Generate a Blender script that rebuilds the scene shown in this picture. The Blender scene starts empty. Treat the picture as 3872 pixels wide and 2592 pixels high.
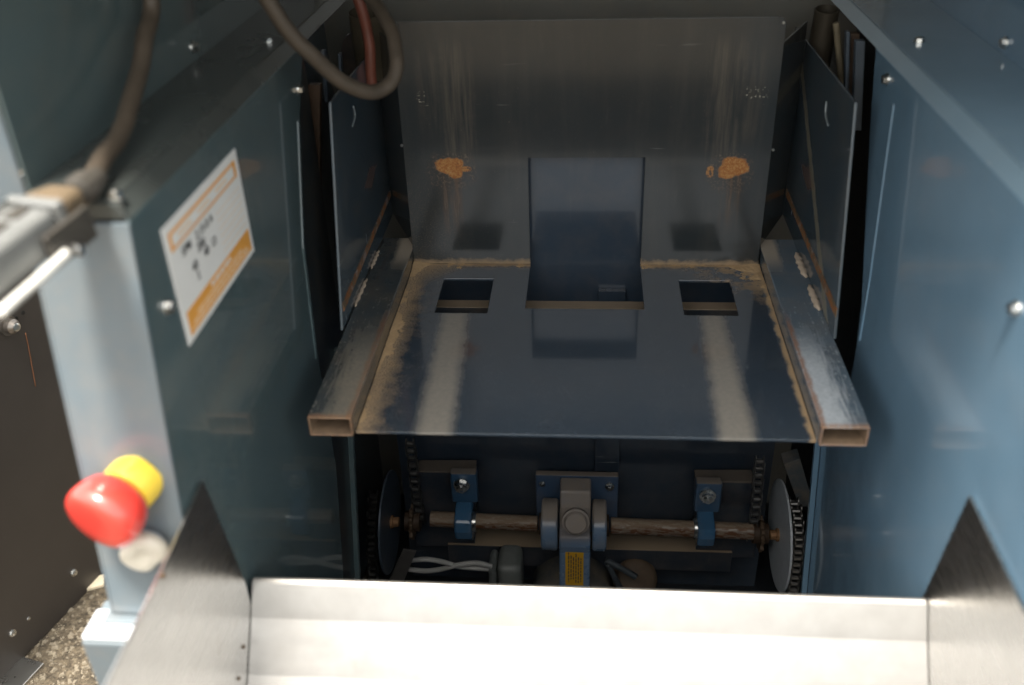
import bpy, bmesh, math, random
from mathutils import Vector, Matrix, noise as mnoise
random.seed(7)
scene = bpy.context.scene
col = scene.collection
R = math.radians

# ------------------------------------------------------------------ camera
F_PX, PITCH, YAW, ROLL = 3594.735, R(31.76287), R(5.1889), R(-2.02868)
CAM = Vector((0.27944, -0.91571, 0.69982))
fw = Vector((-math.sin(YAW)*math.cos(PITCH), math.cos(YAW)*math.cos(PITCH), -math.sin(PITCH)))
r0 = fw.cross(Vector((0, 0, 1))).normalized(); u0 = r0.cross(fw)
rt = math.cos(ROLL)*r0 + math.sin(ROLL)*u0
up = -math.sin(ROLL)*r0 + math.cos(ROLL)*u0
cd = bpy.data.cameras.new('camera'); cam = bpy.data.objects.new('camera', cd); col.objects.link(cam)
M = Matrix((rt, up, -fw)).transposed().to_4x4(); M.translation = CAM
cam.matrix_world = M
cd.sensor_width = 36; cd.lens = F_PX/3872*36; cd.clip_start = .02; cd.clip_end = 500
cd.dof.use_dof = True; cd.dof.focus_distance = 1.58; cd.dof.aperture_fstop = 2.7
scene.camera = cam

# ------------------------------------------------------------------ world and sun
SUN_DIR = Vector((-.12, -.24, 1.0)).normalized()          # towards the sun
w = bpy.data.worlds.new('World'); scene.world = w; w.use_nodes = True
wn = w.node_tree.nodes; bgn = wn['Background']
sky = wn.new('ShaderNodeTexSky'); sky.sky_type = 'NISHITA'; sky.sun_disc = False
sky.sun_elevation = math.asin(SUN_DIR.z); sky.sun_rotation = math.atan2(SUN_DIR.x, SUN_DIR.y)
sky.dust_density = 3.0; sky.air_density = 1.0
hs = wn.new('ShaderNodeHueSaturation'); hs.inputs['Saturation'].default_value = .22      # hazy, whitish sky
wt = wn.new('ShaderNodeMix'); wt.data_type = 'RGBA'; wt.blend_type = 'MULTIPLY'; wt.inputs[0].default_value = 1; wt.inputs[7].default_value = (1.03, 1.0, .92, 1)
w.node_tree.links.new(sky.outputs[0], hs.inputs['Color']); w.node_tree.links.new(hs.outputs[0], wt.inputs[6]); w.node_tree.links.new(wt.outputs[2], bgn.inputs[0]); bgn.inputs[1].default_value = .15
sd = bpy.data.lights.new('sun', 'SUN'); sd.energy = 2.6; sd.angle = R(9); sd.color = (1, .93, .83)
so = bpy.data.objects.new('sun', sd); col.objects.link(so)
so.rotation_euler = SUN_DIR.to_track_quat('Z', 'Y').to_euler()
scene.view_settings.view_transform = 'Standard'; scene.view_settings.look = 'None'
scene.view_settings.gamma = 1; scene.view_settings.use_curve_mapping = False
scene.view_settings.exposure = 1.85
scene.render.engine = 'CYCLES'
scene.cycles.use_denoising = True
scene.cycles.max_bounces = 10; scene.cycles.diffuse_bounces = 5; scene.cycles.glossy_bounces = 6
scene.cycles.sample_clamp_indirect = 6

# ------------------------------------------------------------------ measuring: a picture point on a plane of the machine
K = 3872/2342
def at(px, py, ax, val):
    d = rt*((px*K-1936)/F_PX) + up*(-(py*K-1296)/F_PX) + fw
    return CAM + d*((val-CAM[ax])/d[ax])

# ------------------------------------------------------------------ node helper
class S:
    def __init__(s, g, k): s.g, s.k = g, k
    def _m(s, op, o, rev=False):
        n = s.g.nt.nodes.new('ShaderNodeMath'); n.operation = op
        a, b = (o, s) if rev else (s, o)
        for i, v in enumerate((a, b)):
            if isinstance(v, S): s.g.nt.links.new(v.k, n.inputs[i])
            else: n.inputs[i].default_value = v
        return S(s.g, n.outputs[0])
    def __add__(s, o): return s._m('ADD', o)
    def __radd__(s, o): return s._m('ADD', o)
    def __sub__(s, o): return s._m('SUBTRACT', o)
    def __rsub__(s, o): return s._m('SUBTRACT', o, True)
    def __mul__(s, o): return s._m('MULTIPLY', o)
    def __rmul__(s, o): return s._m('MULTIPLY', o)
    def max(s, o): return s._m('MAXIMUM', o)
    def min(s, o): return s._m('MINIMUM', o)
    def abs(s): return s._m('ABSOLUTE', 0)
    def ss(s, a, b):                    # smoothstep a->0, b->1
        n = s.g.nt.nodes.new('ShaderNodeMapRange'); n.interpolation_type = 'SMOOTHSTEP'
        s.g.nt.links.new(s.k, n.inputs[0]); rev = a > b
        n.inputs[1].default_value = min(a, b); n.inputs[2].default_value = max(a, b)
        n.inputs[3].default_value = 1 if rev else 0; n.inputs[4].default_value = 0 if rev else 1
        return S(s.g, n.outputs[0])
class G:
    def __init__(g, name):
        g.m = bpy.data.materials.new(name); g.m.use_nodes = True; g.nt = g.m.node_tree
        g.b = g.nt.nodes['Principled BSDF']
        tc = g.nt.nodes.new('ShaderNodeTexCoord'); g.vec = tc.outputs['Object']
        sp = g.nt.nodes.new('ShaderNodeSeparateXYZ'); g.nt.links.new(g.vec, sp.inputs[0])
        g.x, g.y, g.z = (S(g, sp.outputs[i]) for i in range(3))
    def noise(g, scale, detail=3, rough=.55, stretch=None):
        n = g.nt.nodes.new('ShaderNodeTexNoise'); n.inputs['Scale'].default_value = scale
        n.inputs['Detail'].default_value = detail; n.inputs['Roughness'].default_value = rough
        v = g.vec
        if stretch:
            mp = g.nt.nodes.new('ShaderNodeMapping'); mp.inputs['Scale'].default_value = stretch
            g.nt.links.new(v, mp.inputs[0]); v = mp.outputs[0]
        g.nt.links.new(v, n.inputs['Vector']); return S(g, n.outputs[0])
    def mix(g, f, a, b):
        n = g.nt.nodes.new('ShaderNodeMix'); n.data_type = 'RGBA'
        for i, v in ((0, f), (6, a), (7, b)):
            if isinstance(v, S): g.nt.links.new(v.k, n.inputs[i])
            elif i == 0: n.inputs[i].default_value = v
            else: n.inputs[i].default_value = (*v, 1)
        return S(g, n.outputs[2])
    def set(g, nm, v):
        i = g.b.inputs[nm]
        if isinstance(v, S): g.nt.links.new(v.k, i)
        elif isinstance(v, tuple): i.default_value = (*v, 1)
        else: i.default_value = v
    def bump(g, h, strength=.2, dist=.001):
        n = g.nt.nodes.new('ShaderNodeBump'); n.inputs['Strength'].default_value = strength; n.inputs['Distance'].default_value = dist
        g.nt.links.new(h.k, n.inputs['Height']); g.nt.links.new(n.outputs[0], g.b.inputs['Normal'])

DUST = (.40, .275, .155); RUST = (.30, .105, .025); BLUE = (.050, .088, .135)
def simple(name, c, rough=.5, metal=0, spec=.5, var=.25, scale=60, coat=0):
    g = G(name); n = g.noise(scale, 4)
    g.set('Base Color', g.mix(n, tuple(v*(1-var) for v in c), tuple(min(1, v*(1+var)) for v in c)))
    g.set('Roughness', n*.15+(rough-.075)); g.set('Metallic', metal); g.set('Specular IOR Level', spec)
    if coat: g.set('Coat Weight', coat); g.set('Coat Roughness', .08)
    return g.m
def paint(name, c=BLUE, rough=.22, dust=.12, layers=None, film=0, spec=.5, coat=.35, crough=.06, wav=0):
    """glossy machine enamel with faint film of dust, plus layers(g) -> [(mask, colour, roughness)]"""
    g = G(name)
    cl = g.mix(g.noise(7, 3), tuple(v*.82 for v in c), tuple(v*1.15 for v in c))
    ro = g.noise(5, 4)*.14 + (rough-.07)
    sp = g.noise(900, 2, .6).ss(.66, .78)*g.noise(14, 3).ss(.35, .75)*dust*3
    fm = g.noise(22, 5, .65).ss(.35, .8)*dust
    sr = g.noise(55, 4, .6, (1, 1, .10)).ss(.60, .80)*g.noise(6, 3).ss(.42, .62)*.055
    hl = g.noise(160, 3, .55, (.06, .06, 1)).ss(.70, .76)*g.noise(9, 2).ss(.50, .62)*.30
    L = [(fm+film, DUST, .7), (sr, (.40, .38, .33), .5), (hl, (.45, .46, .45), .5), (sp.min(.8), (.45, .36, .25), .8)]
    if layers: L += layers(g)
    cw = None
    for m, k, r_ in L:
        m = m.min(1.0)
        cw = (1-m)*coat if cw is None else cw*(1-m)
        cl = g.mix(m, cl, k); ro = ro + m*(r_-ro)
    g.set('Base Color', cl); g.set('Roughness', ro.min(.95)); g.set('Specular IOR Level', spec)
    g.set('Coat Weight', cw); g.set('Coat Roughness', crough); g.set('Coat IOR', 1.6)
    g.bump(g.noise(420, 2)*.0004+g.noise(7, 2)*(.012*wav), .5 if wav else .12, 1.0 if wav else .4)
    return g.m

# ------------------------------------------------------------------ geometry helpers (coordinates are machine metres)
def link(o, parent=None):
    col.objects.link(o)
    if parent:
        o.parent = parent; o.matrix_parent_inverse = Matrix.Translation(parent.location).inverted()
    return o
def tag(o, label, cat, group=None, kind=None):
    if label: o['label'] = label
    if cat: o['category'] = cat
    if group: o['group'] = group
    if kind: o['kind'] = kind
    return o
def thing(name, label, cat, loc, group=None):
    o = bpy.data.objects.new(name, None); o.location = loc; o.empty_display_size = .02
    col.objects.link(o); return tag(o, label, cat, group)
def mesh(name, vs, fs, mat, parent=None, bev=0, smooth=False, seg=2):
    me = bpy.data.meshes.new(name); me.from_pydata([tuple(v) for v in vs], [], fs)
    bm = bmesh.new(); bm.from_mesh(me); bmesh.ops.recalc_face_normals(bm, faces=bm.faces); bm.to_mesh(me); bm.free()
    me.materials.append(mat)
    for p in me.polygons: p.use_smooth = smooth
    o = bpy.data.objects.new(name, me); link(o, parent)
    if bev:
        b = o.modifiers.new('b', 'BEVEL'); b.width = bev; b.segments = seg; b.limit_method = 'ANGLE'; b.angle_limit = R(35)
        b.harden_normals = False
    return o
def box(name, x0, x1, y0, y1, z0, z1, mat, parent=None, bev=.0008):
    vs = [(x, y, z) for x in (x0, x1) for y in (y0, y1) for z in (z0, z1)]
    return mesh(name, vs, [(0, 1, 3, 2), (4, 6, 7, 5), (0, 4, 5, 1), (2, 3, 7, 6), (0, 2, 6, 4), (1, 5, 7, 3)], mat, parent, bev)
def prism(name, pts, ax, a0, a1, mat, parent=None, bev=.0008):
    """polygon in the two other axes (in xyz order) extruded along axis ax"""
    def P(p, a):
        p = list(p); p.insert(ax, a); return p
    n = len(pts); vs = [P(p, a0) for p in pts]+[P(p, a1) for p in pts]
    fs = [tuple(range(n)), tuple(range(n, 2*n))]+[(i, (i+1) % n, n+(i+1) % n, n+i) for i in range(n)]
    return mesh(name, vs, fs, mat, parent, bev)
def grid_plate(name, ax, us, vs_, solid, a0, a1, mat, parent=None, bev=.0006):
    def P(u, v, a):
        p = [u, v]; p.insert(ax, a); return tuple(p)
    idx = {}; V = []; Fc = []
    def vid(i, j, s):
        k = (i, j, s)
        if k not in idx: idx[k] = len(V); V.append(P(us[i], vs_[j], (a0, a1)[s]))
        return idx[k]
    nu, nv = len(us)-1, len(vs_)-1
    S_ = lambda i, j: 0 <= i < nu and 0 <= j < nv and solid(i, j)
    for i in range(nu):
        for j in range(nv):
            if not S_(i, j): continue
            for s in (0, 1): Fc.append((vid(i, j, s), vid(i+1, j, s), vid(i+1, j+1, s), vid(i, j+1, s)))
            for di, dj, a, b in ((-1, 0, (i, j), (i, j+1)), (1, 0, (i+1, j), (i+1, j+1)), (0, -1, (i, j), (i+1, j)), (0, 1, (i, j+1), (i+1, j+1))):
                if not S_(i+di, j+dj): Fc.append((vid(*a, 0), vid(*b, 0), vid(*b, 1), vid(*a, 1)))
    return mesh(name, V, Fc, mat, parent, bev)
def frame_of(d):
    d = Vector(d).normalized(); a = d.cross(Vector((0, 0, 1)))
    if a.length < .01: a = d.cross(Vector((1, 0, 0)))
    a.normalize(); return a, d.cross(a), d
def lathe(name, o, d, prof, mat, parent=None, n=32, smooth=True, bev=0, rmod=None):
    a, b, d = frame_of(d); o = Vector(o); vs = []; fs = []
    for s, r in prof:
        for i in range(n):
            t = 2*math.pi*i/n; rr = r*(rmod(t, s) if rmod else 1)
            vs.append(o+d*s+a*(rr*math.cos(t))+b*(rr*math.sin(t)))
    for k in range(len(prof)-1):
        for i in range(n):
            j = (i+1) % n; fs.append((k*n+i, k*n+j, (k+1)*n+j, (k+1)*n+i))
    fs.append(tuple(range(n))); fs.append(tuple(range((len(prof)-1)*n, len(prof)*n)))
    ob = mesh(name, vs, fs, mat, parent, bev)
    if smooth:
        for p in ob.data.polygons: p.use_smooth = len(p.vertices) == 4
        md = ob.modifiers.new('e', 'EDGE_SPLIT'); md.split_angle = R(40)
    return ob
def cyl(name, p0, p1, r, mat, parent=None, n=24, ch=.0008):
    p0, p1 = Vector(p0), Vector(p1); L = (p1-p0).length
    return lathe(name, p0, p1-p0, [(0, r-ch), (ch, r), (L-ch, r), (L, r-ch)], mat, parent, n)
def spline(pts, step=10):
    pts = [Vector(p) for p in pts]; q = [pts[0]*2-pts[1]]+pts+[pts[-1]*2-pts[-2]]; out = []
    for i in range(1, len(q)-2):
        for k in range(step):
            t = k/step; a, b, c, d = q[i-1:i+3]
            out.append(.5*((2*b)+(c-a)*t+(2*a-5*b+4*c-d)*t*t+(3*b-a-3*c+d)*t**3))
    out.append(pts[-1]); return out
def hose(name, pts, r, mat, parent=None, n=12, step=10):
    P = spline(pts, step); vs = []; fs = []; a = None
    if r > .006: P = [p+mnoise.noise_vector(p*22)*.0028 for p in P]
    for i, p in enumerate(P):
        d = (P[min(i+1, len(P)-1)]-P[max(i-1, 0)]).normalized()
        if a is None: a = frame_of(d)[0]
        a = (a-d*a.dot(d)).normalized(); b = d.cross(a)
        for k in range(n):
            t = 2*math.pi*k/n; vs.append(p+a*(r*math.cos(t))+b*(r*math.sin(t)))
    for i in range(len(P)-1):
        for k in range(n): fs.append((i*n+k, i*n+(k+1) % n, (i+1)*n+(k+1) % n, (i+1)*n+k))
    fs += [tuple(range(n)), tuple(range((len(P)-1)*n, len(P)*n))]
    return mesh(name, vs, fs, mat, parent, smooth=True)
def inst(me, name, loc, normal, parent, spin=0, scale=1):
    o = bpy.data.objects.new(name, me); link(o, parent)
    o.location = loc; o.rotation_mode = 'QUATERNION'
    o.rotation_quaternion = Vector(normal).to_track_quat('Z', 'Y') @ Matrix.Rotation(spin, 3, 'Z').to_quaternion()
    o.scale = (scale,)*3; return o

XL, XR = -.09, .645            # inner faces of the cabinet sides
D = .450                       # tray depth to its back plate
ZG = -.75                      # ground

# ------------------------------------------------------------------ materials
m_steel = simple('zinc_plated_steel', (.62, .62, .60), .28, 1, var=.08, scale=40)
m_dark = simple('dark_cavity_paint', (.012, .016, .021), .5)
m_rubber = simple('dusty_rubber', (.075, .058, .042), .55, var=.45, scale=45)
m_chain = simple('oiled_chain_steel', (.16, .155, .15), .3, .9, var=.4, scale=120)
m_rustrod = simple('rust_brown_rail', (.055, .032, .018), .6, .2, var=.5, scale=80)
m_disc = simple('lit_disc_steel', (.50, .53, .56), .45, .1, var=.2, scale=50)  # right guard disc: the light falling on it is put into this pale grey
m_gdark = simple('shaded_disc_steel', (.07, .09, .115), .35, .3, var=.25, scale=50)  # darker copy of the disc steel, shade put into the colour; rails reuse it
m_blackplastic = simple('black_plastic', (.012, .012, .012), .4)

def floor_layers(g):
    x, y = g.x, g.y; n1 = g.noise(38, 5, .65); n2 = g.noise(160, 4, .7); n3 = g.noise(700, 2, .6)
    def stripe(c0, c1, w0, w1):
        c = y*((c0-c1)/.28)+c1; wd = y*((w0-w1)/.28)+w1
        dist = (x-c).abs()-wd+(n1-.5)*.014
        return dist.ss(.012, -.009)*y.ss(.300, .285)
    st = stripe(.0879, .0965, .0165, .0200).max(stripe(.4614, .4615, .0135, .0200))
    st = st*(n2*.5+.34)
    dl = (x-(n1-.5)*.05-.012).ss(.030, -.006)*n3.ss(.38, .52)                         # drift along the left tube
    dl = dl.max((x-.075).ss(0, -.07)*n3.ss(.52, .62)*n1.ss(.38, .6)*.75)
    bk = (y-.442+(n1-.5)*.03).ss(-.006, .008)
    cor = ((x-.548).abs()+(y-.45).abs()).ss(.17, .03)*n1.ss(.42, .58)*n2.ss(.25, .5)
    cor = cor.max((x.abs()+(y-.45).abs()).ss(.12, .03)*n3.ss(.36, .5))
    dr = (x-.5475+(n1-.5)*.02).ss(-.004, .003)
    fine = n3.ss(.62, .74)*n1.ss(.3, .7)*.22
    return [(fine, DUST, .8), (st, (.36, .32, .265), .75), (dl.max(bk).max(cor).max(dr)*.92, DUST, .9)]
m_floor = paint('tray_floor_paint', (.032, .046, .064), .14, .02, floor_layers, coat=.9)

def back_layers(g):
    x, z = g.x, g.z; n1 = g.noise(60, 5, .65); n2 = g.noise(330, 3, .7); n3 = g.noise(900, 2, .6)
    vs = g.noise(30, 4, .6, (6, 1, .35))
    def spot(cx, cz, rx, rz):
        d = ((x-cx)*(1/rx)).abs()._m('POWER', 2.6)+((z-cz)*(1/rz)).abs()._m('POWER', 2.6)
        return (d+(n1-.5)*2.2+(n2-.5)*1.1).ss(1.15, .65)
    ru = spot(.069, .167, .022, .013).max(spot(.078, .158, .012, .011)).max(spot(.094, .162, .008, .005)*n2.ss(.38, .5))
    ru = ru.max(spot(.499, .165, .021, .015)).max(spot(.488, .158, .014, .012)).max(spot(.463, .157, .006, .009)*n2.ss(.42, .52))
    halo = spot(.072, .158, .040, .034).max(spot(.494, .156, .038, .034))*n2.ss(.45, .7)*.22
    def streak(cx, wd, z0, z1):
        return ((x-cx).abs()-wd+(n1-.5)*.02).ss(.012, -.006)*z.ss(z0, z0+.05)*z.ss(z1, z1-.04)*vs.ss(.3, .75)
    st = streak(.088, .018, .15, .37).max(streak(.475, .020, .15, .37)).max(streak(.045, .012, .2, .36)*.6).max(streak(.515, .010, .18, .36)*.6)
    lo = z.ss(.30, .0)*x.ss(.16, .0)*n3.ss(.6, .68)*.6                  # specks near the left corner
    tiny = n3.ss(.71, .74)*n1.ss(.45, .6)
    ft = (z+(n1-.5)*.02).ss(.012, .0)
    run = ((x-.070).abs().ss(.022, .008)*z.ss(.03, .12)*z.ss(.166, .150)).max((x-.495).abs().ss(.020, .008)*z.ss(.05, .12)*z.ss(.166, .150))*vs.ss(.42, .7)*.30
    chip = ((x-.036).abs().ss(.010, .006)*(z-.272).abs().ss(.012, .008)).max((x-.520).abs().ss(.018, .012)*(z-.277).abs().ss(.010, .006))*n2.ss(.60, .66)
    wide = g.noise(14, 4, .6, (2.5, 1, .25)).ss(.45, .75)*.03
    return [(wide, (.34, .30, .22), .55), (run, (.24, .12, .05), .7), (halo, (.30, .17, .08), .8), (chip, (.55, .50, .40), .6), (st*.17, (.34, .27, .19), .6), (lo, DUST, .8), (tiny*.8, (.5, .42, .3), .8), (ft*.6, DUST, .9),
            (ru*n2.ss(.22, .42), g.mix(n2.ss(.4, .62), RUST, (.42, .22, .08)), .85), (ru*n2.ss(.66, .72)*.7, (.35, .33, .30), .6)]
m_back = paint('tray_back_paint', (.026, .031, .034), .18, .015, back_layers, coat=.32, crough=.10)
m_corner = paint('corner_paint', (.046, .052, .054), .2, .10)
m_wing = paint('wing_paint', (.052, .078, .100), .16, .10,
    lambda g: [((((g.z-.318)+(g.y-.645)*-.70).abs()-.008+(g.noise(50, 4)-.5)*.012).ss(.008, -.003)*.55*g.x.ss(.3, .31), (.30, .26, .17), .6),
               (g.noise(60, 4, .6, (1, 1, .2)).ss(.60, .75)*g.z.ss(.16, .05)*.4, (.35, .38, .42), .6),
               (((g.z-.150).abs()+(g.y-.45).abs()*.35+(g.noise(40, 4)-.5)*.02).ss(.024, .012)*.25, RUST, .7)])
def tube_layers(inner, sgn):
    def f(g):
        n1 = g.noise(50, 5, .65); n2 = g.noise(240, 4, .7); ln = g.noise(40, 4, .6, (7, .6, 1))
        t = (g.x-inner)*sgn                         # 0 at the inner edge, grows outwards
        top = g.z.ss(.024, .0265)
        fr = g.y.ss(.24, .10)*(t-.034+(ln-.5)*.06).ss(.012, -.012)*top
        bkp = g.y.ss(.36, .44)*(t-.024+(n1-.5)*.012).ss(.006, -.006)*top
        mid = (n2*ln).ss(.30, .42)*g.y.ss(.34, .2)*top*.5
        ru = ((t-.003).abs()-.002+(n1-.5)*.012).ss(.004, -.001)*n2.ss(.3, .5)*g.y.ss(.27, .2)*top
        end = (g.y+.004+(n1-.5)*.006).ss(.004, -.004)
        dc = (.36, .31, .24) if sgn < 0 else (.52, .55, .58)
        return [(mid, dc, .7), (fr*(n2*.8+.18)*(.75 if sgn < 0 else 1.25), dc, .8), (bkp*.8, (.38, .32, .25), .8), (ru*(.45 if sgn < 0 else .75), (.22, .085, .025), .8), (end*.7*n2.ss(.3, .5), (.30, .16, .08), .8)]
    return f
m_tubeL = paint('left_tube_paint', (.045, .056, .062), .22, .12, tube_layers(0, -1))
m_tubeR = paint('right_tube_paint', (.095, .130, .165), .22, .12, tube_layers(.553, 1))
m_tubein = simple('raw_tube_inside', (.20, .135, .085), .8, .1, var=.5, scale=70)
m_panelL = paint('left_panel_shaded_paint', (.088, .130, .140), .15, .06, wav=.25, coat=.8)  # same enamel as the right side, darker: its dim light is in the colour
m_panelR = paint('right_panel_lit_paint', (.170, .290, .405), .17, .04, wav=.25, coat=.9)  # brighter, bluer copy: daylight reaching this side is put into the colour
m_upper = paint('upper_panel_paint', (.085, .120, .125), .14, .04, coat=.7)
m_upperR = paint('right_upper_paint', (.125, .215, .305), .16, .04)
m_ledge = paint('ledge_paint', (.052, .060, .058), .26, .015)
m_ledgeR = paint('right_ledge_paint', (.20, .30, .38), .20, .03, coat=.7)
m_flange = paint('front_post_paint', (.125, .160, .185), .30, .12)
m_rear = paint('rear_panel_paint', (.034, .049, .070), .2, .05)
m_rearup = paint('rear_upper_paint', (.19, .185, .165), .2, .12)
m_gear = paint('gearbox_enamel', (.13, .20, .30), .26, .10,
    lambda g: [(g.noise(25, 4).ss(.45, .62)*.15, DUST, .8), (g.z.ss(-.468, -.452)*.75, (.32, .245, .17), .9)])
def topdust(name, c, zt, amt=.85):
    return paint(name, c, .3, .12, lambda g: [(g.z.ss(zt-.0015, zt-.0004)*(g.noise(60, 4)*.4+.65)*amt, (.30, .225, .15), .9)])
m_bearing = paint('bearing_enamel', (.045, .13, .24), .22, .14)
m_dust = simple('settled_dust', DUST, .95, 0, .2, var=.2, scale=260)
m_weld = simple('dusty_weld_bead', (.50, .40, .31), .6, .1, var=.3, scale=160)
m_label = simple('label_white', (.88, .88, .86), .35, var=.04)
m_orange = simple('label_orange', (.86, .40, .08), .4, var=.06)
m_orange2 = simple('label_pale_print', (.92, .66, .42), .4, var=.05)
m_ink = simple('label_ink', (.05, .055, .06), .6)
m_yellow = simple('collar_yellow', (.84, .60, .055), .35, var=.06, coat=.3)
m_red = simple('button_red', (.76, .055, .040), .34, var=.08, coat=1.0)
m_white = simple('white_plastic', (.62, .58, .49), .4, var=.06)
m_ssteel = None
g = G('stainless_sheet'); n = g.noise(30, 4, .6, (1, 1, 1)); nb = g.noise(60, 5, .7, (.4, .4, 6))
sm = (g.noise(26, 5, .65)).ss(.62, .72)*.35
g.set('Base Color', g.mix(sm, g.mix(n, (.56, .55, .53), (.68, .67, .65)), (.45, .38, .30)))
g.set('Metallic', 1.0); g.set('Roughness', nb*.16+.20); m_ssteel = g.m
g = G('scoured_stainless'); n = g.noise(30, 4, .6); nb = g.noise(50, 5, .7, (.15, 4, 4)); sm = g.noise(20, 5, .7).ss(.64, .74)*.22
g.set('Base Color', g.mix(sm, g.mix(n, (.42, .40, .375), (.60, .585, .56)), (.34, .27, .20)))
g.set('Metallic', .92); g.set('Roughness', nb*.26+.27); m_sheet = g.m
g = G('brown_door_paint'); n = g.noise(9, 4)
sc = (((g.noise(3, 2)-.5)*.01+g.x*.0+g.z*.0)+g.noise(600, 2, .5).ss(.74, .78)*.5)
g.set('Base Color', g.mix(sc, g.mix(n, (.042, .036, .033), (.066, .056, .049)), (.4, .3, .2)))
g.set('Roughness', n*.2+.3); g.bump(g.noise(300, 2), .05, .0005); m_door = g.m
g = G('gravelly_ground'); n1 = g.noise(9, 5, .6); n2 = g.noise(90, 5, .7); n3 = g.noise(42, 4, .7)
c0 = g.mix(n2.ss(.3, .72), (.034, .026, .017), (.17, .135, .090)); c0 = g.mix(n3.ss(.5, .75)*.7, c0, (.22, .185, .13))
c0 = g.mix(n1.ss(.55, .75)*.5, c0, (.05, .036, .02))
g.set('Base Color', c0); g.set('Roughness', .9); g.bump(n2+n3*1.5, .8, .012); m_ground = g.m

# ================================================================== SETTING: the ground
gnd = mesh('ground', [(-40, -40, ZG), (40, -40, ZG), (40, 40, ZG), (-40, 40, ZG)], [(0, 1, 2, 3)], m_ground)
gnd['kind'] = 'structure'
vs, fs = [], []
for i in range(700):
    p = at(random.uniform(20, 300), random.uniform(1270, 1600), 2, ZG); s = random.choice((.0015, .002, .002, .003, .003, .004, .006))
    k = len(vs); q = Matrix.Rotation(random.random()*6, 3, 'Z')
    for dx, dy, dz in ((-1, -1, -.2), (1, -.8, -.2), (.9, 1, -.2), (-1, .8, -.2), (-.5, -.4, .7), (.6, -.5, .5), (.4, .5, .7), (-.5, .4, .5)):
        v = q @ Vector((dx*random.uniform(.7, 1.4), dy*random.uniform(.6, 1.1), dz)); vs.append(Vector((p.x, p.y, ZG))+v*s)
    fs += [tuple(k+a for a in f) for f in ((4, 5, 6, 7), (0, 1, 5, 4), (1, 2, 6, 5), (2, 3, 7, 6), (3, 0, 4, 7))]
gv = mesh('gravel', vs, fs, simple('gravel_stone', (.20, .17, .125), .85, var=.6, scale=30))
tag(gv, 'scattered pale gravel and chips on the ground beside the dark panel', 'gravel', kind='stuff')
p = at(215, 1337, 2, ZG); q = Matrix.Rotation(.5, 3, 'Z')
wc = prism('wood_chip', [tuple((q @ Vector((a, b, 0)))[:2]) for a, b in ((-.024, -.016), (.02, -.018), (.026, .012), (-.018, .017))], 2, 0, .009, simple('cream_chip', (.72, .62, .45), .7), bev=.002)
wc.location = (p.x, p.y, ZG)
tag(wc, 'flat cream wood chip on the gravel at the foot of the dark panel', 'chip')

# ================================================================== CABINET
cab = thing('machine_cabinet', 'blue enamelled sheet steel machine cabinet standing round the lifting tray', 'cabinet', (.28, .2, ZG))
fy = lambda z: -.2355+(max(z, 0)-.379)*.158          # front line of the left side
# left side panel
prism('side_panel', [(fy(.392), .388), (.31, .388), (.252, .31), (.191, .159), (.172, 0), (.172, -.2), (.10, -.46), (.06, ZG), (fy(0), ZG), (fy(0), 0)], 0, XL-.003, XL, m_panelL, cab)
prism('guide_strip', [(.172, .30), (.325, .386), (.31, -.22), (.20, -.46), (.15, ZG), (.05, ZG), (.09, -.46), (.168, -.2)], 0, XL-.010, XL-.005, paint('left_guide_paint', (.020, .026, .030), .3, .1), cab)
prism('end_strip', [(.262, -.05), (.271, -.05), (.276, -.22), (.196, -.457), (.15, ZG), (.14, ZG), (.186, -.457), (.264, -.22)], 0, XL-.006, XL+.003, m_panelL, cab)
# right side panel
prism('side_panel', [(-.42, .366), (.345, .366), (.312, .274), (.2145, .061), (.203, 0), (.201, -.171), (.110, -.368), (.0, ZG), (-.42, ZG)], 0, XR, XR+.003, m_panelR, cab)
prism('end_strip', [(.196, -.10), (.292, -.10), (.300, -.232), (.232, -.498), (.17, ZG), (.0, ZG), (.108, -.368), (.199, -.171)], 0, XR+.005, XR+.009, m_panelR, cab)
prism('strip_lip', [(.292, -.06), (.302, -.06), (.308, -.232), (.240, -.498), (.18, ZG), (.17, ZG), (.230, -.498), (.298, -.232)], 0, XR-.004, XR+.0045, m_panelR, cab)
# faint pressed ridge beside each slot
prism('pressed_ridge', [(.2324, .3284), (.238, .3284), (.205, .1088), (.199, .02), (.193, .02), (.1997, .1088)], 0, XR-.0012, XR+.001, m_panelR, cab, .0005)
prism('pressed_ridge', [(.240, .31), (.246, .31), (.186, .159), (.166, 0), (.160, 0), (.180, .159)], 0, XL-.001, XL+.0012, m_panelL, cab, .0005)
# folded top edge, ledge, upper panel: left
def side_top(x, s, zt, w_, mats, yf, yb):
    le, uppr = mats
    prism('folded_edge', [(x, zt), (x-s*.002, zt), (x-s*.014, zt+.012), (x-s*.012, zt+.014)], 1, yf, yb, le, cab, .0009)
    prism('ledge', [(x-s*.012, zt+.0125), (x-s*w_, zt+.0145), (x-s*w_, zt+.0175), (x-s*.012, zt+.0155)], 1, yf+.004, yb, le, cab, .0006)
def mirror_prism(*a): return prism(*a)
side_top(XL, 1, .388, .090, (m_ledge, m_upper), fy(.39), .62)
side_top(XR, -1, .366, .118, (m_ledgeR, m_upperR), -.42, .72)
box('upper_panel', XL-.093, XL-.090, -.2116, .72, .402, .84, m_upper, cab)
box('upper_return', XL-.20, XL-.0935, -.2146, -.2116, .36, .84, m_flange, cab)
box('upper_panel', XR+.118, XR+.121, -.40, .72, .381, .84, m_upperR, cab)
box('ledge_end', XL-.088, XL-.003, fy(.39)+.001, fy(.39)+.004, .3875, .4020, m_ledge, cab)
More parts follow.
